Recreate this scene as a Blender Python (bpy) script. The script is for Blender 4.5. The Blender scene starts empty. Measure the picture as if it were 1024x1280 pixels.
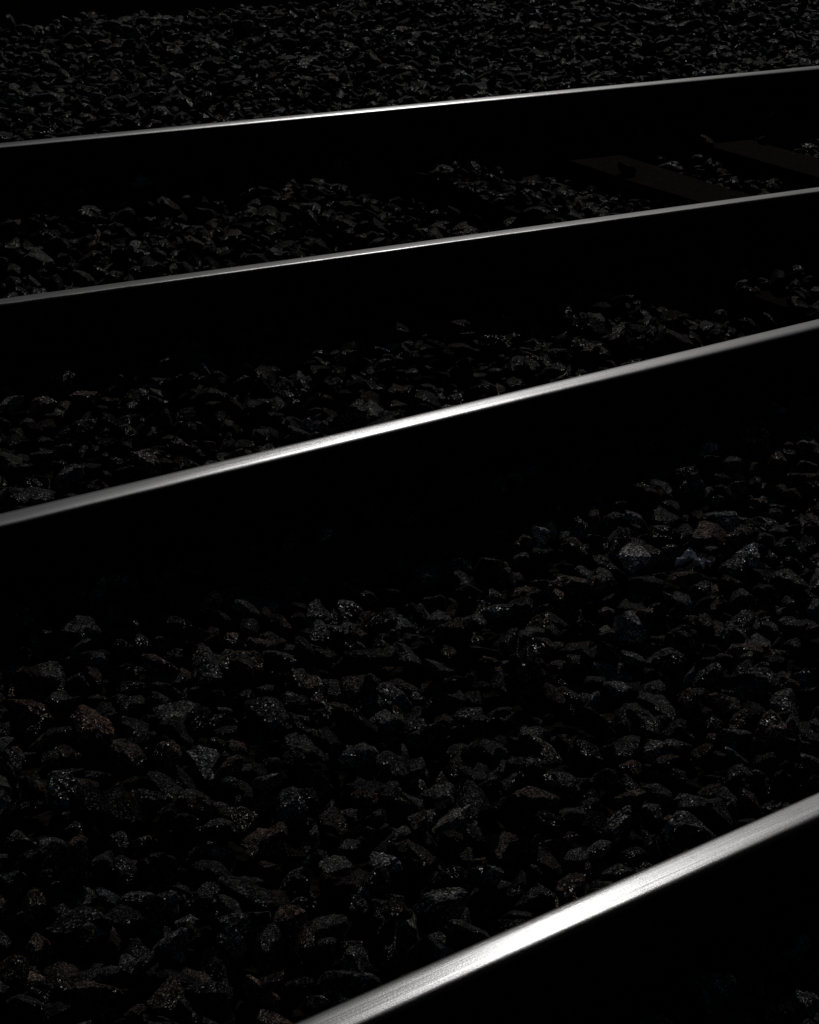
import bpy, math, random
import numpy as np
from mathutils import Matrix, Vector

random.seed(7)
rng = np.random.default_rng(7)
R = math.radians
scene = bpy.context.scene
COL = scene.collection

# ------------------------------------------------------------------ camera
RAIL_H = 0.172                       # rail foot stands at z = 0, running surface at RAIL_H
CAM = np.array([0.0, 0.0, 1.42 + RAIL_H])
PITCH, ROLL = R(21.19), R(2.53)
fwd = Vector((0, math.cos(PITCH), -math.sin(PITCH)))
right0 = Vector((1, 0, 0)); up0 = right0.cross(fwd)
right = right0 * math.cos(ROLL) + up0 * math.sin(ROLL)
up = -right0 * math.sin(ROLL) + up0 * math.cos(ROLL)
cd = bpy.data.cameras.new('camera')
cam = bpy.data.objects.new('camera', cd); COL.objects.link(cam)
cd.sensor_fit = 'VERTICAL'; cd.sensor_height = 36.0; cd.lens = 36.0 * 2790 / 1280
cd.clip_start = 0.05; cd.clip_end = 3000
m = Matrix((right, up, -fwd)).transposed().to_4x4()
m.translation = Vector(CAM)
cam.matrix_world = m
scene.camera = cam

# ------------------------------------------------------------------ sky, sun, exposure
SUN_EL, SUN_AZ = R(33.0), R(84.3)    # azimuth from +X, anticlockwise: the sun stands beyond the tracks
world = bpy.data.worlds.new('World'); scene.world = world; world.use_nodes = True
nt = world.node_tree; nt.nodes.clear()
sky = nt.nodes.new('ShaderNodeTexSky'); sky.sky_type = 'NISHITA'; sky.sun_disc = False
sky.sun_elevation = SUN_EL; sky.sun_rotation = math.pi / 2 - SUN_AZ
bg = nt.nodes.new('ShaderNodeBackground'); bg.inputs['Strength'].default_value = 0.05
wo = nt.nodes.new('ShaderNodeOutputWorld')
nt.links.new(sky.outputs[0], bg.inputs[0]); nt.links.new(bg.outputs[0], wo.inputs[0])
sd = bpy.data.lights.new('sun', 'SUN'); sun = bpy.data.objects.new('sun', sd); COL.objects.link(sun)
sd.energy = 5.0; sd.angle = R(0.5); sd.color = (1.0, 0.975, 0.94)
sdir = Vector((math.cos(SUN_EL) * math.cos(SUN_AZ), math.cos(SUN_EL) * math.sin(SUN_AZ), math.sin(SUN_EL)))
sun.rotation_euler = sdir.to_track_quat('Z', 'Y').to_euler()
sun.location = sdir * 30
vs = scene.view_settings
scene.display_settings.display_device = 'sRGB'
vs.view_transform = 'Standard'; vs.look = 'None'; vs.gamma = 1.0; vs.use_curve_mapping = False
vs.exposure = -4.3

# ------------------------------------------------------------------ small helpers
class NT:
    def __init__(self, name):
        self.m = bpy.data.materials.new(name); self.m.use_nodes = True
        self.t = self.m.node_tree; self.t.nodes.clear()
        self.out = self.n('ShaderNodeOutputMaterial')
    def n(self, typ, **kw):
        x = self.t.nodes.new(typ)
        for k, v in kw.items(): setattr(x, k, v)
        return x
    def l(self, a, b): self.t.links.new(a, b)
    def mp(self, src, scale=(1, 1, 1), loc=(0, 0, 0)):
        x = self.n('ShaderNodeMapping'); x.inputs['Scale'].default_value = scale; x.inputs['Location'].default_value = loc
        self.l(src, x.inputs['Vector']); return x.outputs[0]
    def noise(self, vec, scale, detail=4, rough=.55):
        x = self.n('ShaderNodeTexNoise'); x.inputs['Scale'].default_value = scale
        x.inputs['Detail'].default_value = detail; x.inputs['Roughness'].default_value = rough
        self.l(vec, x.inputs['Vector']); return x.outputs['Fac']
    def voro(self, vec, scale, out='Color', feat='F1'):
        x = self.n('ShaderNodeTexVoronoi', feature=feat); x.inputs['Scale'].default_value = scale
        self.l(vec, x.inputs['Vector']); return x.outputs[out]
    def ramp(self, src, stops):
        x = self.n('ShaderNodeValToRGB'); e = x.color_ramp.elements
        while len(e) < len(stops): e.new(.5)
        for i, (p, c) in enumerate(stops):
            e[i].position = p; e[i].color = (*c, 1) if hasattr(c, '__len__') else (c, c, c, 1)
        self.l(src, x.inputs[0]); return x.outputs[0]
    def math(self, op, a, b=None, clamp=False):
        x = self.n('ShaderNodeMath', operation=op, use_clamp=clamp)
        for i, v in enumerate((a, b)):
            if v is None: continue
            if isinstance(v, (int, float)): x.inputs[i].default_value = v
            else: self.l(v, x.inputs[i])
        return x.outputs[0]
    def mixc(self, f, a, b, mode='MIX'):
        x = self.n('ShaderNodeMix', data_type='RGBA', blend_type=mode)
        for i, v in ((0, f), (6, a), (7, b)):
            if isinstance(v, (int, float)): x.inputs[i].default_value = v
            elif isinstance(v, tuple): x.inputs[i].default_value = (*v, 1)
            else: self.l(v, x.inputs[i])
        return x.outputs[2]
    def bump(self, h, strength, dist, normal=None):
        x = self.n('ShaderNodeBump'); x.inputs['Strength'].default_value = strength; x.inputs['Distance'].default_value = dist
        self.l(h, x.inputs['Height'])
        if normal is not None: self.l(normal, x.inputs['Normal'])
        return x.outputs[0]
    def bsdf(self, **kw):
        x = self.n('ShaderNodeBsdfPrincipled')
        for k, v in kw.items():
            s = x.inputs[k]
            if isinstance(v, (int, float)): s.default_value = v
            elif isinstance(v, tuple): s.default_value = (*v, 1)
            else: self.l(v, s)
        self.l(x.outputs[0], self.out.inputs[0]); return x

def mesh_np(name, V, F, mat, smooth=False):
    """V (n,3), F (m,k) arrays of one polygon size."""
    me = bpy.data.meshes.new(name)
    k = F.shape[1]
    me.vertices.add(len(V)); me.vertices.foreach_set('co', np.asarray(V, dtype=np.float32).ravel())
    me.loops.add(F.size); me.loops.foreach_set('vertex_index', F.astype(np.int32).ravel())
    me.polygons.add(len(F)); me.polygons.foreach_set('loop_start', np.arange(0, F.size, k, dtype=np.int32))
    me.update(calc_edges=True); me.validate()
    me.polygons.foreach_set('use_smooth', np.full(len(me.polygons), smooth))
    if mat: me.materials.append(mat)
    return me

def link(name, me, parent=None, **props):
    o = bpy.data.objects.new(name, me); COL.objects.link(o)
    if parent is not None: o.parent = parent
    for k, v in props.items(): o[k] = v
    return o

def smoothstep(a, b, x):
    t = np.clip((x - a) / (b - a), 0, 1); return t * t * (3 - 2 * t)

def vnoise(x, y, s, seed=0):
    """smooth value noise in 2-D"""
    r = np.random.default_rng(seed); T = r.uniform(-1, 1, (64, 64))
    u, v = np.asarray(x) * s + 100, np.asarray(y) * s + 100
    i, j = np.floor(u).astype(int), np.floor(v).astype(int); fu, fv = u - i, v - j
    fu, fv = fu * fu * (3 - 2 * fu), fv * fv * (3 - 2 * fv)
    g = lambda a, b: T[a % 64, b % 64]
    return (g(i, j) * (1 - fu) + g(i + 1, j) * fu) * (1 - fv) + (g(i, j + 1) * (1 - fu) + g(i + 1, j + 1) * fu) * fv

# ------------------------------------------------------------------ track geometry
AB, AA = R(41.59), R(36.21)
GAUGE = 1.507
def tn(a): return np.array([math.cos(a), math.sin(a)]), np.array([-math.sin(a), math.cos(a)])
TB, NB = tn(AB); TA, NA = tn(AA)
# (direction, offset, inward cant sign seen towards +normal)
RAILS = [(AB, 1.61, +1), (AB, 1.61 + GAUGE, -1), (AA, 4.49, +1), (AA, 4.49 + GAUGE, -1)]

def ballast_height(x, y):
    x, y = np.asarray(x, float), np.asarray(y, float)
    uB = x * NB[0] + y * NB[1]; uA = x * NA[0] + y * NA[1]; sA = x * TA[0] + y * TA[1]
    sB = x * TB[0] + y * TB[1]
    h = -0.030 + 0.012 * vnoise(x, y, 2.3, 1) + 0.010 * vnoise(x, y, 5.1, 2)
    inA = smoothstep(3.6, 4.2, uA) * (1 - smoothstep(5.95, 6.2, uA))
    # stones heaped at the left end of the far track, cribs scraped low at the right
    h += inA * (0.030 * (1 - smoothstep(1.8, 3.6, sA)) - 0.050 * smoothstep(3.0, 4.4, sA))
    h += inA * 0.03 * smoothstep(3.9, 3.6, uA)
    near2 = smoothstep(2.3, 2.8, uB) * (1 - smoothstep(3.1, 3.2, uB))
    h += near2 * (0.020 * (1 - smoothstep(1.0, 2.1, sB)) - 0.030 * np.exp(-((sB - 2.55) / .45) ** 2))
    h += 0.075 * np.exp(-((x - .56) / .15) ** 2 - ((y - 2.32) / .13) ** 2)
    # ballast between the tracks is a little proud, its far shoulder falls away
    h += 0.02 * smoothstep(6.2, 6.8, uA)
    h -= 0.55 * smoothstep(8.75, 9.9, uA)
    return h

# ------------------------------------------------------------------ materials
def stone_material(name, joined):
    N = NT(name)
    if joined:
        at = N.n('ShaderNodeAttribute', attribute_name='tint'); tint = at.outputs['Color']
        vec = N.n('ShaderNodeTexCoord').outputs['Object']
    else:
        oi = N.n('ShaderNodeObjectInfo'); tint = oi.outputs['Color']
        tc = N.n('ShaderNodeTexCoord').outputs['Object']
        off = N.n('ShaderNodeVectorMath', operation='MULTIPLY_ADD'); N.l(tc, off.inputs[0]); off.inputs[1].default_value = (.024, .024, .024)
        cmb = N.n('ShaderNodeCombineXYZ'); 
        k = N.math('MULTIPLY', oi.outputs['Random'], 37.0)
        for i in range(3): N.l(k, cmb.inputs[i])
        N.l(cmb.outputs[0], off.inputs[2]); vec = off.outputs[0]
    blotch = N.noise(vec, 55, 4)
    fine = N.noise(vec, 420, 3, .7)
    grain = N.voro(vec, 680, 'Color')
    gs = N.n('ShaderNodeSeparateColor'); N.l(grain, gs.inputs[0])
    c = N.mixc(1.0, tint, N.ramp(blotch, [(.34, .22), (.66, 1.6)]), 'MULTIPLY')
    c = N.mixc(1.0, c, N.ramp(gs.outputs[0], [(0, .08), (.5, .30), (.76, 1.1), (.92, 3.0), (1, 6.5)]), 'MULTIPLY')
    fleck = N.ramp(gs.outputs[1], [(.90, 0.0), (.94, 1.0)])
    rough = N.ramp(gs.outputs[1], [(0, .75), (.80, .50), (.90, .24)])
    spec = N.ramp(gs.outputs[1], [(0, .03), (.80, .12), (.90, 1.0)])
    # brake dust dulls the dark stones: their crystals shine less than those of clean ones
    lum = N.n('ShaderNodeRGBToBW'); N.l(tint, lum.inputs[0])
    spec = N.math('MULTIPLY', spec, N.math('MULTIPLY', lum.outputs[0], 11.0, clamp=True))
    h = N.math('ADD', N.math('MULTIPLY', fine, .55), N.math('MULTIPLY', gs.outputs[2], .45))
    n1 = N.bump(N.noise(vec, 95, 4, .65), .8, .006)
    n2 = N.bump(h, 1.0, .0030, n1)
    # crystal flecks: each catches the light at its own angle
    off_ = N.n('ShaderNodeVectorMath', operation='SUBTRACT'); N.l(grain, off_.inputs[0]); off_.inputs[1].default_value = (.5, .5, .5)
    amp = N.ramp(gs.outputs[1], [(0, .25), (.80, .55), (.90, 1.0)])
    sc_ = N.n('ShaderNodeVectorMath', operation='SCALE'); N.l(off_.outputs[0], sc_.inputs[0]); N.l(N.math('MULTIPLY', amp, 1.35), sc_.inputs[3])
    ad = N.n('ShaderNodeVectorMath', operation='ADD'); N.l(sc_.outputs[0], ad.inputs[0]); N.l(n2, ad.inputs[1])
    nz = N.n('ShaderNodeVectorMath', operation='NORMALIZE'); N.l(ad.outputs[0], nz.inputs[0]); n2 = nz.outputs[0]
    N.bsdf(**{'Base Color': c, 'Roughness': rough, 'Normal': n2, 'Specular IOR Level': spec})
    return N.m

M_STONE = stone_material('ballast_stone', False)
M_STONES = stone_material('ballast_stones', True)

def mat_grit():
    N = NT('dark_grit'); v = N.n('ShaderNodeTexCoord').outputs['Object']
    a = N.noise(v, 30, 6, .7); b = N.voro(v, 45, 'Distance')
    c = N.mixc(N.ramp(a, [(.35, 0), (.65, 1)]), (.018, .015, .012), (.045, .037, .030))
    N.bsdf(**{'Base Color': c, 'Roughness': .95, 'Specular IOR Level': .15,
              'Normal': N.bump(N.math('ADD', a, b), 1.0, .02)})
    return N.m
M_GRIT = mat_grit()

def mat_soil():
    N = NT('dark_soil'); v = N.n('ShaderNodeTexCoord').outputs['Object']
    a = N.noise(v, 1.3, 6, .65); b = N.noise(v, 14, 6, .7)
    c = N.mixc(a, (.006, .005, .004), (.014, .012, .009))
    N.bsdf(**{'Base Color': c, 'Roughness': 1.0, 'Specular IOR Level': .0, 'Normal': N.bump(b, 1.0, .06)})
    return N.m
M_SOIL = mat_soil()

def mat_head():
    """worn running surface: polished steel between dark, rusty flanks; UV = metres along, metres across"""
    N = NT('polished_rail_steel')
    uv = N.n('ShaderNodeUVMap', uv_map='UVMap').outputs[0]
    sep = N.n('ShaderNodeSeparateXYZ'); N.l(uv, sep.inputs[0])
    streak = N.noise(N.mp(uv, (1.2, 420, 1)), 1.0, 4, .6)
    streak2 = N.noise(N.mp(uv, (5, 1400, 1), (3, 7, 0)), 1.0, 3, .6)
    band = N.noise(N.mp(uv, (.6, 110, 1), (9, 1, 0)), 1.0, 2, .5)
    speck = N.noise(N.mp(uv, (260, 900, 1)), 1.0, 3, .7)
    wob = N.noise(N.mp(uv, (9, 30, 1)), 1.0, 4, .7)
    fray = N.noise(N.mp(uv, (160, 500, 1)), 1.0, 3, .7)
    a = N.math('ABSOLUTE', sep.outputs[1])
    edge = N.math('ADD', a, N.math('ADD', N.math('MULTIPLY', N.math('SUBTRACT', wob, .5), .008),
                                   N.math('MULTIPLY', N.math('SUBTRACT', fray, .5), .007)))
    mr = N.n('ShaderNodeMapRange', interpolation_type='SMOOTHSTEP'); N.l(edge, mr.inputs['Value'])
    mr.inputs['From Min'].default_value = .0200; mr.inputs['From Max'].default_value = .0262
    rust = mr.outputs[0]
    steel = N.mixc(N.ramp(streak, [(.30, 0), (.62, 1)]), (.30, .305, .315), (.50, .505, .515))
    steel = N.mixc(N.math('MULTIPLY', N.ramp(streak2, [(.30, 1), (.48, 0)]), .55), steel, (.10, .10, .10))
    pits = N.ramp(N.noise(N.mp(uv, (120, 330, 1), (5, 5, 0)), 1.0, 3, .75), [(.27, 1), (.31, 0)])
    steel = N.mixc(N.math('MULTIPLY', pits, .85), steel, (.05, .04, .035))
    rough = N.math('ADD', N.math('MULTIPLY', streak, .12), N.math('MULTIPLY', band, .16))
    rough = N.math('ADD', rough, .095)
    nrm = N.bump(N.math('ADD', streak2, N.math('MULTIPLY', speck, .8)), .35, .0004)
    tan = N.n('ShaderNodeTangent', direction_type='UV_MAP', uv_map='UVMap')
    p = N.n('ShaderNodeBsdfPrincipled')
    N.l(steel, p.inputs['Base Color']); N.l(rough, p.inputs['Roughness']); N.l(nrm, p.inputs['Normal'])
    p.inputs['Metallic'].default_value = 1.0; p.inputs['Anisotropic'].default_value = .45
    p.inputs['Anisotropic Rotation'].default_value = .25
    N.l(tan.outputs[0], p.inputs['Tangent'])
    p2 = N.n('ShaderNodeBsdfPrincipled')          # duller, scuffed part of the same surface
    N.l(steel, p2.inputs['Base Color']); N.l(N.math('ADD', rough, .18), p2.inputs['Roughness']); N.l(nrm, p2.inputs['Normal'])
    p2.inputs['Metallic'].default_value = 1.0; p2.inputs['Anisotropic'].default_value = .25
    p2.inputs['Anisotropic Rotation'].default_value = .25; N.l(tan.outputs[0], p2.inputs['Tangent'])
    pm = N.n('ShaderNodeMixShader'); N.l(N.ramp(streak, [(.35, .50), (.62, .26)]), pm.inputs[0]); N.l(p.outputs[0], pm.inputs[1]); N.l(p2.outputs[0], pm.inputs[2])
    p = pm
    q = N.n('ShaderNodeBsdfPrincipled')
    N.l(N.mixc(wob, (.022, .014, .010), (.055, .032, .022)), q.inputs['Base Color'])
    q.inputs['Roughness'].default_value = .8; q.inputs['Specular IOR Level'].default_value = .2
    N.l(N.bump(fray, .8, .0012), q.inputs['Normal'])
    mx = N.n('ShaderNodeMixShader'); N.l(rust, mx.inputs[0]); N.l(p.outputs[0], mx.inputs[1]); N.l(q.outputs[0], mx.inputs[2])
    N.l(mx.outputs[0], N.out.inputs[0]); return N.m
M_HEAD = mat_head()

def mat_rust():
    N = NT('rusty_rail_steel'); v = N.n('ShaderNodeTexCoord').outputs['Object']
    a = N.noise(v, 26, 6, .7); b = N.noise(v, 300, 4, .7)
    c = N.mixc(N.ramp(a, [(.35, 0), (.7, 1)]), (.020, .013, .010), (.058, .030, .018))
    N.bsdf(**{'Base Color': c, 'Roughness': 1.0, 'Specular IOR Level': .0, 'Normal': N.bump(N.math('ADD', a, b), .9, .002)})
    return N.m
M_RUST = mat_rust()

def mat_timber():
    N = NT('weathered_timber'); v = N.n('ShaderNodeTexCoord').outputs['Object']
    g = N.noise(N.mp(v, (90, 2.2, 60)), 1.0, 6, .7); g2 = N.noise(N.mp(v, (340, 7, 200)), 1.0, 4, .7)
    a = N.noise(v, 9, 5, .6)
    c = N.mixc(N.ramp(g, [(.34, 0), (.66, 1)]), (.005, .002, .001), (.046, .016, .006))
    c = N.mixc(N.ramp(a, [(.4, 0), (.75, .6)]), c, (.012, .005, .003))
    c = N.mixc(1.0, c, N.ramp(N.noise(N.mp(v, (160, 60, 160)), 1.0, 5, .8), [(.42, .1), (.55, 1.0), (.66, 5.0)]), 'MULTIPLY')
    N.bsdf(**{'Base Color': c, 'Roughness': .9, 'Specular IOR Level': .05,
              'Normal': N.bump(N.math('ADD', g, N.math('MULTIPLY', g2, .6)), 1.0, .006)})
    return N.m
M_TIMBER = mat_timber()

def mat_film():
    N = NT('clear_plastic_film'); v = N.n('ShaderNodeTexCoord').outputs['Object']
    p = N.bsdf(**{'Base Color': (.86, .92, .98), 'Roughness': .28, 'Alpha': .92, 'Specular IOR Level': .8,
                  'Normal': N.bump(N.noise(v, 180, 3), .5, .002)})
    return N.m
M_FILM = mat_film()

# ------------------------------------------------------------------ ground
V, F = [], []
def grid(xs, ys, hf):
    X, Y = np.meshgrid(xs, ys); Z = hf(X, Y)
    V = np.stack([X.ravel(), Y.ravel(), Z.ravel()], 1)
    i = np.arange(len(ys) - 1)[:, None] * len(xs) + np.arange(len(xs) - 1)[None, :]; i = i.ravel()
    return V, np.stack([i, i + 1, i + 1 + len(xs), i + len(xs)], 1)
def spread(lo, hi, clo, chi, nf, nc):
    """fine in [clo, chi], geometric outwards"""
    g = np.geomspace(1, 40, nc); g = (g - 1) / 39
    return np.unique(np.concatenate([clo + (lo - clo) * g, np.linspace(clo, chi, nf), chi + (hi - chi) * g]))
def soil_h(x, y): return -0.56 + 0.10 * vnoise(x, y, .35, 5) + .05 * vnoise(x, y, 1.1, 6)
gv, gf = grid(spread(-900, 900, -20, 20, 80, 14), spread(-900, 900, -20, 30, 90, 14), soil_h)
link('ground', mesh_np('ground', gv, gf, M_SOIL, True), kind='structure')

# ballast bed: a long embankment lying along the tracks, in a frame turned with the far track
def bed_h(x, y):
    uA = x * NA[0] + y * NA[1]; base = ballast_height(x, y) - .030
    base = base - .60 * (1 - smoothstep(-3.6, -2.6, uA))
    uB = x * NB[0] + y * NB[1]
    pack = np.zeros_like(uA)                     # ballast packed up under each rail foot
    for a, d, _ in RAILS: pack = np.maximum(pack, 1 - smoothstep(.10, .19, np.abs((uB if a == AB else uA) - d)))
    return base * (1 - pack) - .003 * pack
ss = spread(-60, 60, -4, 9, 190, 10); us = np.concatenate([np.linspace(-4.2, .5, 14), np.linspace(.6, 10.2, 320)])
S, U = np.meshgrid(ss, us)
X = S * TA[0] + U * NA[0]; Y = S * TA[1] + U * NA[1]
bv = np.stack([X.ravel(), Y.ravel(), bed_h(X, Y).ravel()], 1)
i = (np.arange(len(us) - 1)[:, None] * len(ss) + np.arange(len(ss) - 1)[None, :]).ravel()
bf = np.stack([i, i + 1, i + 1 + len(ss), i + len(ss)], 1)
bed = link('ballast_bed', mesh_np('ballast_bed', bv, bf, M_GRIT, True), kind='structure')

# ------------------------------------------------------------------ rails
def rail_path(k):
    """centre line: straight where the photograph looks, bending gently parallel to the other track beyond it"""
    a, d, _ = RAILS[k]
    t, n = tn(a); p0 = n * d
    s_mid = 1.5 if k < 2 else 2.8
    pts = []
    def run(sign):
        pos = p0 + t * s_mid; ang = a if sign > 0 else a + math.pi; out = []
        dist = 0
        while dist < 42:
            st = .10 if dist < 7 else .5
            ds, turn = st, 0
            if sign > 0 and k >= 2 and dist > 4.2:        # the far track eases round to run beside the near one
                turn = min(st / 16.0, max(0.0, (AB - ang)))
            ang += turn
            pos = pos + np.array([math.cos(ang), math.sin(ang)]) * ds; dist += ds
            out.append((pos.copy(), ang))
        return out
    fwd_ = run(1); back = [(p, g - math.pi) for p, g in run(-1)]
    allp = back[::-1] + [(p0 + t * s_mid, a)] + fwd_
    return allp

def arc(cx, cz, r, a0, a1, n):
    return [(cx + r * math.cos(R(a0 + (a1 - a0) * i / n)), cz + r * math.sin(R(a0 + (a1 - a0) * i / n))) for i in range(n + 1)]

H = RAIL_H
def crown(r1=.3, h1=.010, r2=.08, h2=.0255):
    """right half of the head from the middle of the top outwards: crown radii 300, 80, 13 mm"""
    pts = []
    a300 = math.asin(h1 / r1)
    for i in range(4):
        t_ = a300 * i / 3; pts.append((r1 * math.sin(t_), H - r1 * (1 - math.cos(t_))))
    c80 = (pts[-1][0] - r2 * math.sin(a300), pts[-1][1] - r2 * math.cos(a300))
    a80 = math.asin((h2 - c80[0]) / r2)
    for i in range(1, 7):
        t_ = a300 + (a80 - a300) * i / 6; pts.append((c80[0] + r2 * math.sin(t_), c80[1] + r2 * math.cos(t_)))
    r13 = .0165; c13 = (pts[-1][0] - r13 * math.sin(a80), pts[-1][1] - r13 * math.cos(a80))
    for i in range(1, 8):
        t_ = a80 + (R(88) - a80) * i / 7; pts.append((c13[0] + r13 * math.sin(t_), c13[1] + r13 * math.cos(t_)))
    x_ = pts[-1][0]
    pts += [(x_ + .0006, H - .036), (x_ - .001, H - .0395), (.0100, H - .0500)]
    return pts
def head_profile(*a):
    c = crown(*a); h = c + [(-x, z) for x, z in c[::-1][:-1]]
    return h[len(c):] + h[:len(c)]             # start at the left foot of the head
# each rail has worn differently: the third is planed flat with a tight shoulder, the fourth is well rounded
HEADS = [head_profile(.25, .010, .08, .0200), head_profile(.32, .010, .050, .0200), head_profile(.45, .0165, .055, .0198), head_profile(.16, .010, .065, .0200)]
WEB = [(.0100, H - .0500), (.0083, H - .062), (.0083, .052), (.0105, .034)]
WEB = WEB + [(-x, z) for x, z in WEB[::-1]]
FOOT = [(.0105, .034), (.020, .0285), (.055, .0165), (.0735, .0125), (.075, .0105), (.075, 0.0)]
FOOT = FOOT + [(-x, z) for x, z in FOOT[::-1]]

def sweep(name, prof, path, cant, mat, parent, uvw=False):
    P = len(prof); n = len(path); V = np.zeros((n, P, 3)); s = 0; S_ = []
    px = np.array([p[0] for p in prof]); pz = np.array([p[1] for p in prof])
    cx, cz = px * math.cos(cant) + pz * math.sin(cant), -px * math.sin(cant) + pz * math.cos(cant)
    cx = cx - H * math.sin(cant)                # keep the running surface on its line
    last = None
    for i, (p, g) in enumerate(path):
        nn = np.array([-math.sin(g), math.cos(g)])
        V[i, :, 0] = p[0] + nn[0] * cx; V[i, :, 1] = p[1] + nn[1] * cx; V[i, :, 2] = cz
        if last is not None: s += np.linalg.norm(p - last)
        last = p; S_.append(s)
    idx = np.arange(n - 1)[:, None] * P + np.arange(P)[None, :]
    nxt = np.arange(n - 1)[:, None] * P + (np.arange(P)[None, :] + 1) % P
    F = np.stack([idx, nxt, nxt + P, idx + P], -1).reshape(-1, 4)[:, ::-1]
    me = mesh_np(name, V.reshape(-1, 3), F, mat, True)
    import bmesh
    bm = bmesh.new(); bm.from_mesh(me); bm.verts.ensure_lookup_table()
    bm.faces.new([bm.verts[j] for j in range(P)]); bm.faces.new([bm.verts[(n - 1) * P + j] for j in range(P)][::-1])
    bmesh.ops.recalc_face_normals(bm, faces=bm.faces)
    if uvw:
        uvl = bm.loops.layers.uv.new('UVMap')
        arcl = [0]
        for j in range(1, P): arcl.append(arcl[-1] + math.hypot(px[j] - px[j - 1], pz[j] - pz[j - 1]))
        mid = min(range(P), key=lambda j: abs(px[j]) - 10 * pz[j])
        arcl = [a_ - arcl[mid] for a_ in arcl]
        for f in bm.faces:
            for lp in f.loops:
                v = lp.vert.index; lp[uvl].uv = (S_[v // P] if len(f.verts) == 4 else 0, arcl[v % P])
    bm.to_mesh(me); bm.free()
    return link(name, me, parent)

RAIL_LABELS = [
    'nearest steel rail with the widest bright worn top, crossing the lower right corner',
    'second nearest steel rail, polished top over a broad black shadow on ballast',
    'third steel rail back, thin grey top with one bright edge, beside brown sleepers',
    'farthest steel rail with a thin white polished top below the upper ballast',
]
for k in range(4):
    path = rail_path(k)
    root = bpy.data.objects.new('rail', None); COL.objects.link(root)
    root['label'] = RAIL_LABELS[k]; root['category'] = 'rail'; root['group'] = 'rails of the two railway tracks'
    root.empty_display_size = .2
    base = path[len(path) // 2][0]; root.location = (base[0], base[1], 0)
    path = [(p - base, g) for p, g in path]
    cant = RAILS[k][2] * math.atan(1 / 20)
    sweep('rail_head', HEADS[k], path, cant, M_HEAD, root, True)
    sweep('rail_web', WEB, path, cant, M_RUST, root)
    sweep('rail_foot', FOOT, path, cant, M_RUST, root)

# ------------------------------------------------------------------ sleepers of the far track
def box(x0, x1, y0, y1, z0, z1, b=.004, jag=0, seed=0, nx=1, ny=1):
    """bevelled, slightly uneven block"""
    import bmesh
    bm = bmesh.new(); bmesh.ops.create_cube(bm, size=1)
    for v in bm.verts:
        v.co = Vector(((x0 + x1) / 2 + v.co.x * (x1 - x0), (y0 + y1) / 2 + v.co.y * (y1 - y0), (z0 + z1) / 2 + v.co.z * (z1 - z0)))
    bmesh.ops.bevel(bm, geom=list(bm.edges), offset=b, segments=2, affect='EDGES')
    if jag:
        for i in range(1, 14):
            yy = y0 + (y1 - y0) * i / 14
            bmesh.ops.bisect_plane(bm, geom=list(bm.verts) + list(bm.edges) + list(bm.faces), plane_co=(0, yy, 0), plane_no=(0, 1, 0))
        rr = random.Random(seed)
        for v in bm.verts: v.co += Vector((rr.uniform(-jag, jag), rr.uniform(-jag, jag), rr.uniform(-jag, jag) * .5))
    return bm
def add_bm(name, bm, mat, parent=None):
    me = bpy.data.meshes.new(name); bm.to_mesh(me); bm.free(); me.materials.append(mat)
    return link(name, me, parent)
def screw_bm(x, y, z):
    import bmesh
    bm = bmesh.new()
    bmesh.ops.create_cone(bm, cap_ends=True, segments=16, radius1=.021, radius2=.016, depth=.008, matrix=Matrix.Translation((x, y, z + .004)))
    bmesh.ops.create_cube(bm, size=1, matrix=Matrix.Translation((x, y, z + .018)) @ Matrix.Diagonal((.02, .02, .022, 1)))
    return bm
S_ROOT = 0.0
sleeper_s = []
def s_on_A(px, py):       # pixel of the 1024x1280 photograph -> coordinate along the far track at sleeper height
    d = right * ((px - 512) / 2790) - up * ((py - 640) / 2790) + fwd
    t_ = (0.0 - CAM[2]) / d.z; P = CAM + np.array(d) * t_
    return P[0] * TA[0] + P[1] * TA[1]
s0 = s_on_A(898, 240)
SLEEPERS = [
    (s0 - 2 * .62, 'timber sleeper almost buried, dark patches of it between stones left of the other sleepers'),
    (s0 - 1 * .62, 'faint dark sleeper under scattered stones, its near end showing above the second nearest rail'),
    (s0, 'clearest reddish brown timber sleeper between the two farthest rails'),
    (s0 + .62, 'brown timber sleeper reaching the right edge of the photo between far rails'),
]
sleepers = []
for k, (s, lab) in enumerate(SLEEPERS):
    root = bpy.data.objects.new('sleeper', None); COL.objects.link(root)
    mid = 4.49 + GAUGE / 2
    c = TA * s + NA * mid; root.location = (c[0], c[1], 0); root.rotation_euler = (0, 0, AA)
    root['label'] = lab; root['category'] = 'sleeper'; root['group'] = 'timber sleepers of the far track'
    add_bm('timber', box(-.125, .125, -1.30, 1.30, -.165, -.014, .012, .0040, k), M_TIMBER, root)
    for sg in (-1, 1):
        yy = sg * GAUGE / 2
        pl = add_bm('tie_plate', box(-.085, .085, yy - .17, yy + .17, -.0138, -.001, .002), M_RUST, root)
        for dx in (-.05, .05):
            for dy in (-.125, .125):
                add_bm('screw', screw_bm(dx, yy + dy, -.001), M_RUST, pl)
    sleepers.append(s)

# ------------------------------------------------------------------ stones
def ico(sub):
    import bmesh
    bm = bmesh.new(); bmesh.ops.create_icosphere(bm, subdivisions=sub, radius=1)
    V = np.array([v.co[:] for v in bm.verts]); F = np.array([[v.index for v in f.verts] for f in bm.faces]); bm.free()
    return V, F
ICO = {s: ico(s) for s in (1, 2, 3)}     # 20, 80 and 320 triangles

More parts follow.
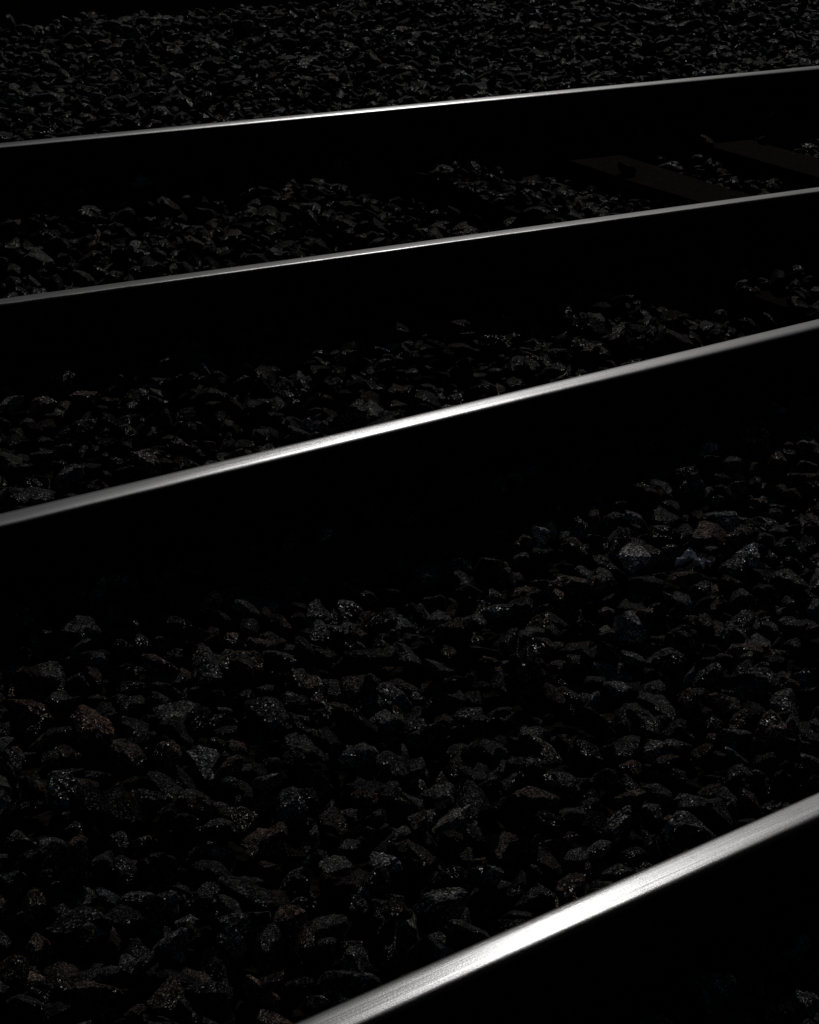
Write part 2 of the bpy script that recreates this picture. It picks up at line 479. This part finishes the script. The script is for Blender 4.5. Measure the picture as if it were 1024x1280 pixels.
def rock_variant(seed, sub, rough=0.0):
    """crushed stone: a ball cut back by random fracture planes"""
    r = np.random.default_rng(seed)
    D, F = ICO[sub]
    n = r.integers(9, 15); N_ = r.normal(size=(n, 3)); N_ /= np.linalg.norm(N_, axis=1)[:, None]
    hts = r.uniform(.50, .92, n)
    N_[0] = (r.normal(0, .25), r.normal(0, .25), 1); N_[0] /= np.linalg.norm(N_[0]); hts[0] = r.uniform(.5, .8)
    dots = D @ N_.T
    rad = np.where(dots > .08, hts / np.maximum(dots, .08), 9).min(1)
    rad = np.minimum(rad, 1.30)
    V = D * rad[:, None]
    V = V / np.abs(V).max(0) 
    sc = np.array([1.08, r.uniform(.60, .95), r.uniform(.38, .70)]); V = V * sc
    if rough: V = V * (1 + r.normal(0, rough, (len(V), 1)))
    return V.astype(np.float64)
NV = 28
VAR = {s: [rock_variant(1000 + i, s, .028 if s == 3 else .02) for i in range(NV)] for s in (1, 2, 3)}

# the area the lens covers, with a margin for a step to either side
def corners(margin):
    P = []
    for px, py in ((0, 1280), (1024, 1280), (1024, 0), (0, 0)):
        d = right * ((px - 512) / 2790) - up * ((py - 640) / 2790) + fwd
        t_ = -CAM[2] / d.z; P.append(CAM[:2] + np.array(d)[:2] * t_)
    return P
C4 = corners(0)
def in_area(x, y, mg):
    # trapezoid widened by mg
    ok = (y > 1.35) & (y < 12.6)
    l = C4[0][0] + (y - C4[0][1]) / (C4[3][1] - C4[0][1]) * (C4[3][0] - C4[0][0])
    rr = C4[1][0] + (y - C4[1][1]) / (C4[2][1] - C4[1][1]) * (C4[2][0] - C4[1][0])
    return ok & (x > l - mg) & (x < rr + mg)

def layer(spacing, jitter, keep, seed):
    r = np.random.default_rng(seed)
    xs = np.arange(-4.6, 4.8, spacing); ys = np.arange(1.3, 12.7, spacing * .9)
    X, Y = np.meshgrid(xs, ys); X = X + (np.arange(len(ys)) % 2)[:, None] * spacing / 2
    X = X.ravel() + r.normal(0, jitter, X.size) * spacing; Y = Y.ravel() + r.normal(0, jitter, Y.size) * spacing
    k = r.random(X.size) < keep
    X, Y = X[k], Y[k]
    uA = X * NA[0] + Y * NA[1]
    k = in_area(X, Y, 1.5) & (uA < 9.2)
    return X[k], Y[k]

def batch(X, Y, lift, dia_mu, dia_sd, seed, tilt):
    r = np.random.default_rng(seed); n = len(X)
    dia = np.clip(r.lognormal(math.log(dia_mu), dia_sd, n), .016, .078)
    uB = X * NB[0] + Y * NB[1]; uA = X * NA[0] + Y * NA[1]; sA = X * TA[0] + Y * TA[1]
    z = ballast_height(X, Y) + lift + r.normal(0, .010, n)
    keep = np.ones(n, bool)
    for (a, d, _) in RAILS:                      # nothing inside the rails; beside them stones stay below the head
        u = uB if a == AB else uA
        keep &= np.abs(u - d) > .045 + dia * .30
        nearr = np.abs(u - d) < .12; z[nearr] = np.minimum(z[nearr], .024)
        on_foot = np.abs(u - d) < .095; z[on_foot] = np.maximum(z[on_foot], .022)
    # clear stones off the exposed sleepers
    for k_, s in enumerate(sleepers):
        on = (np.abs(sA - s) < .125 + dia * .25) & (uA > 3.92) & (uA < 6.55)
        cover = [.92, .60, .02, .04][k_]
        z[on & (z < .0)] = -.014 + dia[on & (z < .0)] * .22
        keep &= ~on | (r.random(n) < cover)
    return X[keep], Y[keep], z[keep], dia[keep], tilt

def rot_mats(n, r, tilt):
    yaw = r.uniform(0, 2 * math.pi, n); ax = r.normal(0, tilt, n); ay = r.normal(0, tilt, n)
    cz, sz, cx, sx, cy, sy = np.cos(yaw), np.sin(yaw), np.cos(ax), np.sin(ax), np.cos(ay), np.sin(ay)
    Z = np.zeros((n, 3, 3)); Z[:, 0, 0] = cz; Z[:, 0, 1] = -sz; Z[:, 1, 0] = sz; Z[:, 1, 1] = cz; Z[:, 2, 2] = 1
    Xm = np.zeros((n, 3, 3)); Xm[:, 0, 0] = 1; Xm[:, 1, 1] = cx; Xm[:, 1, 2] = -sx; Xm[:, 2, 1] = sx; Xm[:, 2, 2] = cx
    Ym = np.zeros((n, 3, 3)); Ym[:, 1, 1] = 1; Ym[:, 0, 0] = cy; Ym[:, 0, 2] = sy; Ym[:, 2, 0] = -sy; Ym[:, 2, 2] = cy
    return Xm @ Ym @ Z

L1 = batch(*layer(.050, .22, 1.0, 11), -.006, .054, .22, 21, .35)
def rail_side(seed):
    r = np.random.default_rng(seed); xs, ys = [], []
    for a, d, _ in RAILS:
        t, n_ = tn(a); s_ = np.arange(-4, 12, .034)
        for lo, hi in ((-.17, -.07), (.07, .17)):
            u = d + r.uniform(lo, hi, len(s_)); xs.append(t[0] * s_ + n_[0] * u); ys.append(t[1] * s_ + n_[1] * u)
    X, Y = np.concatenate(xs), np.concatenate(ys); k = in_area(X, Y, 1.5)
    return X[k], Y[k]
L3 = batch(*rail_side(13), .004, .040, .25, 23, .4)
L2 = batch(*layer(.064, .30, .68, 12), .021, .050, .30, 22, .45)
SX, SY, SZ, SD = (np.concatenate([L1[q], L2[q], L3[q]]) for q in range(4))
top = np.arange(len(SX)) >= len(L1[0])
n = len(SX)
RM = rot_mats(n, rng, .42)
VI = rng.integers(0, NV, n)
# colour of each stone: dark grey basalt and granite, some brown with iron dust near the rails
g = rng.lognormal(math.log(.100), .62, n)
TINT = np.stack([g * 1.03, g, g * .97], 1)
warm = rng.random(n) < .28; TINT[warm] *= np.array([1.32, .92, .74])
cool = (~warm) & (rng.random(n) < .18); TINT[cool] *= np.array([.95, 1.0, 1.06])
uA_ = SX * NA[0] + SY * NA[1]; uB_ = SX * NB[0] + SY * NB[1]
rusty = np.clip(smoothstep(3.7, 4.3, uA_) * (1 - smoothstep(6.0, 6.5, uA_)) + .35 * smoothstep(2.9, 3.2, uB_) * (uA_ < 5), 0, 1)
rusty = rusty * rng.uniform(.3, 1, n)
TINT = TINT * (1 - rusty[:, None]) + rusty[:, None] * TINT * np.array([1.05, .72, .56]) * .16
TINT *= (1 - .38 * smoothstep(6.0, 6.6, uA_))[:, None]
pale = rng.random(n) < .012; TINT[pale] = np.array([.42, .40, .38])
TINT = np.clip(TINT, .008, .5)

# the 300 stones that show largest: nearest of the top layer inside the frame
d3 = np.stack([SX, SY, SZ], 1) - CAM
fz = d3 @ np.array(fwd); ix = 512 + 2790 * (d3 @ np.array(right)) / fz; iy = 640 - 2790 * (d3 @ np.array(up)) / fz
size_px = SD * 2790 / fz
inside = (ix > 4) & (ix < 1020) & (iy > 4) & (iy < 1276)
hid = (uB_ < 1.61 + .02) & (uB_ > 1.61 - .3) | ((uB_ > 1.61) & (uB_ < 1.61 + .16))   # beside rail one: in its shade or behind it
score = np.where(inside & top & ~hid, size_px, -1)
chosen = np.argsort(-score)[:300]
is_single = np.zeros(n, bool); is_single[chosen] = True

# stones whose colour stands out in the photograph
STAND_OUT = [((678, 678), (.80, .78, .74)), ((785, 722), (.75, .72, .68)), ((925, 695), (.75, .72, .70)), ((695, 915), (.36, .31, .27)),
             ((520, 740), (.40, .38, .35)), ((250, 1182), (.22, .22, .23)), ((105, 1118), (.16, .17, .19)), ((240, 1215), (.17, .17, .16)),
             ((378, 845), (.24, .15, .09)), ((100, 905), (.26, .14, .10)), ((380, 1175), (.26, .18, .14)), ((50, 880), (.17, .07, .05)),
             ((785, 955), (.17, .10, .07)), ((25, 1162), (.24, .16, .11)), ((700, 1085), (.20, .12, .09)), ((962, 594), (.17, .10, .06)),
             ((360, 1065), (.22, .16, .12)), ((460, 1012), (.20, .11, .08)), ((365, 967), (.22, .17, .14)), ((520, 885), (.20, .17, .16))]
for (qx, qy), colr in STAND_OUT:
    j = np.argmin(np.hypot(ix - qx, iy - qy) + np.where(top & (fz > 0), 0, 1e4) - 400 * np.clip(SZ, -.03, .02) )
    TINT[j] = colr

Fv3, Fv2 = ICO[3][1], ICO[2][1]
stone_meshes = [mesh_np('stone', VAR[3][i], Fv3, M_STONE) for i in range(NV)]
for i in chosen:
    o = bpy.data.objects.new('stone', stone_meshes[VI[i]]); COL.objects.link(o)
    o.parent = bed
    mm = Matrix([list(RM[i][0]), list(RM[i][1]), list(RM[i][2])]).to_4x4() @ Matrix.Diagonal((*([SD[i] * .56] * 3), 1))
    mm.translation = (SX[i], SY[i], SZ[i])
    o.matrix_local = mm
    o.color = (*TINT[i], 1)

def join_stones(name, sel, sub, FF):
    Vs, Fs, Ts = [], [], []
    sel = np.where(sel)[0]; off = 0
    for vi in range(NV):
        s_ = sel[VI[sel] == vi]
        if not len(s_): continue
        B = VAR[sub][vi]; m_ = len(B)
        W = np.einsum('nij,vj->nvi', RM[s_], B) * (SD[s_] * .56)[:, None, None] + np.stack([SX[s_], SY[s_], SZ[s_]], 1)[:, None, :]
        Vs.append(W.reshape(-1, 3)); Fs.append((FF[None] + (np.arange(len(s_)) * m_)[:, None, None]).reshape(-1, 3) + off)
        Ts.append(np.repeat(TINT[s_], m_, 0)); off += len(s_) * m_
    return np.concatenate(Vs), np.concatenate(Fs), np.concatenate(Ts)
dist = np.linalg.norm(d3, axis=1)
nearsel = (~is_single) & (dist < 5.0) & inside
edge_ = (ix > -90) & (ix < 1114) & (iy > -60) & (iy < 1340)
lowsel = (~is_single) & ~nearsel & (~edge_ & (dist > 2.6) & (~top | (dist > 6)))
farsel = (~is_single) & ~nearsel & ~lowsel
C_ = join_stones('c', lowsel, 1, ICO[1][1])
A_ = join_stones('a', nearsel, 3, Fv3); B_ = join_stones('b', farsel, 2, Fv2)
VV = np.concatenate([A_[0], B_[0], C_[0]]); TT = np.concatenate([A_[2], B_[2], C_[2]])
FFc = np.concatenate([A_[1], B_[1] + len(A_[0]), C_[1] + len(A_[0]) + len(B_[0])])
me = bpy.data.meshes.new('loose_stones')
me.vertices.add(len(VV)); me.vertices.foreach_set('co', VV.astype(np.float32).ravel())
me.loops.add(FFc.size); me.loops.foreach_set('vertex_index', FFc.astype(np.int32).ravel())
me.polygons.add(len(FFc)); me.polygons.foreach_set('loop_start', np.arange(0, FFc.size, 3, dtype=np.int32))
me.update(calc_edges=True)
me.polygons.foreach_set('use_smooth', np.zeros(len(FFc), bool))
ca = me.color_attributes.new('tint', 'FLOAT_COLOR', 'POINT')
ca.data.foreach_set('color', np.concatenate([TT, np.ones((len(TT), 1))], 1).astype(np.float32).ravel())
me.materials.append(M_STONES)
link('loose_stones', me, bed, kind='stuff')

# ------------------------------------------------------------------ a crumpled scrap of clear film on the stones
def pix_ground(px, py, z):
    d = right * ((px - 512) / 2790) - up * ((py - 640) / 2790) + fwd
    t_ = (z - CAM[2]) / d.z; return CAM + np.array(d) * t_
def film():
    c = pix_ground(866, 708, .0); c[2] = 0; c[2] = float(ballast_height(c[0], c[1])) + .034
    r = np.random.default_rng(4); nx, ny = 16, 12
    U_, V_ = np.meshgrid(np.linspace(-1, 1, nx), np.linspace(-1, 1, ny))
    X = U_ * .027 + .004 * vnoise(U_, V_, 2.1, 8); Y = V_ * .020 + .004 * vnoise(U_, V_, 2.4, 9)
    Z = .016 * np.abs(vnoise(U_, V_, 1.9, 10)) + .006 * vnoise(U_, V_, 5, 12) + .010 * (1 - np.abs(U_ + .5 * V_))
    V = np.stack([X.ravel(), Y.ravel(), Z.ravel()], 1)
    i = (np.arange(ny - 1)[:, None] * nx + np.arange(nx - 1)[None, :]).ravel()
    me = mesh_np('plastic_scrap', V, np.stack([i, i + 1, i + 1 + nx, i + nx], 1), M_FILM, False)
    o = link('plastic_scrap', me, label='crumpled scrap of bluish clear plastic caught among the stones at right', category='litter')
    o.location = Vector(c); o.rotation_euler = (0, 0, R(-35))
    md = o.modifiers.new('thick', 'SOLIDIFY'); md.thickness = .0004
film()
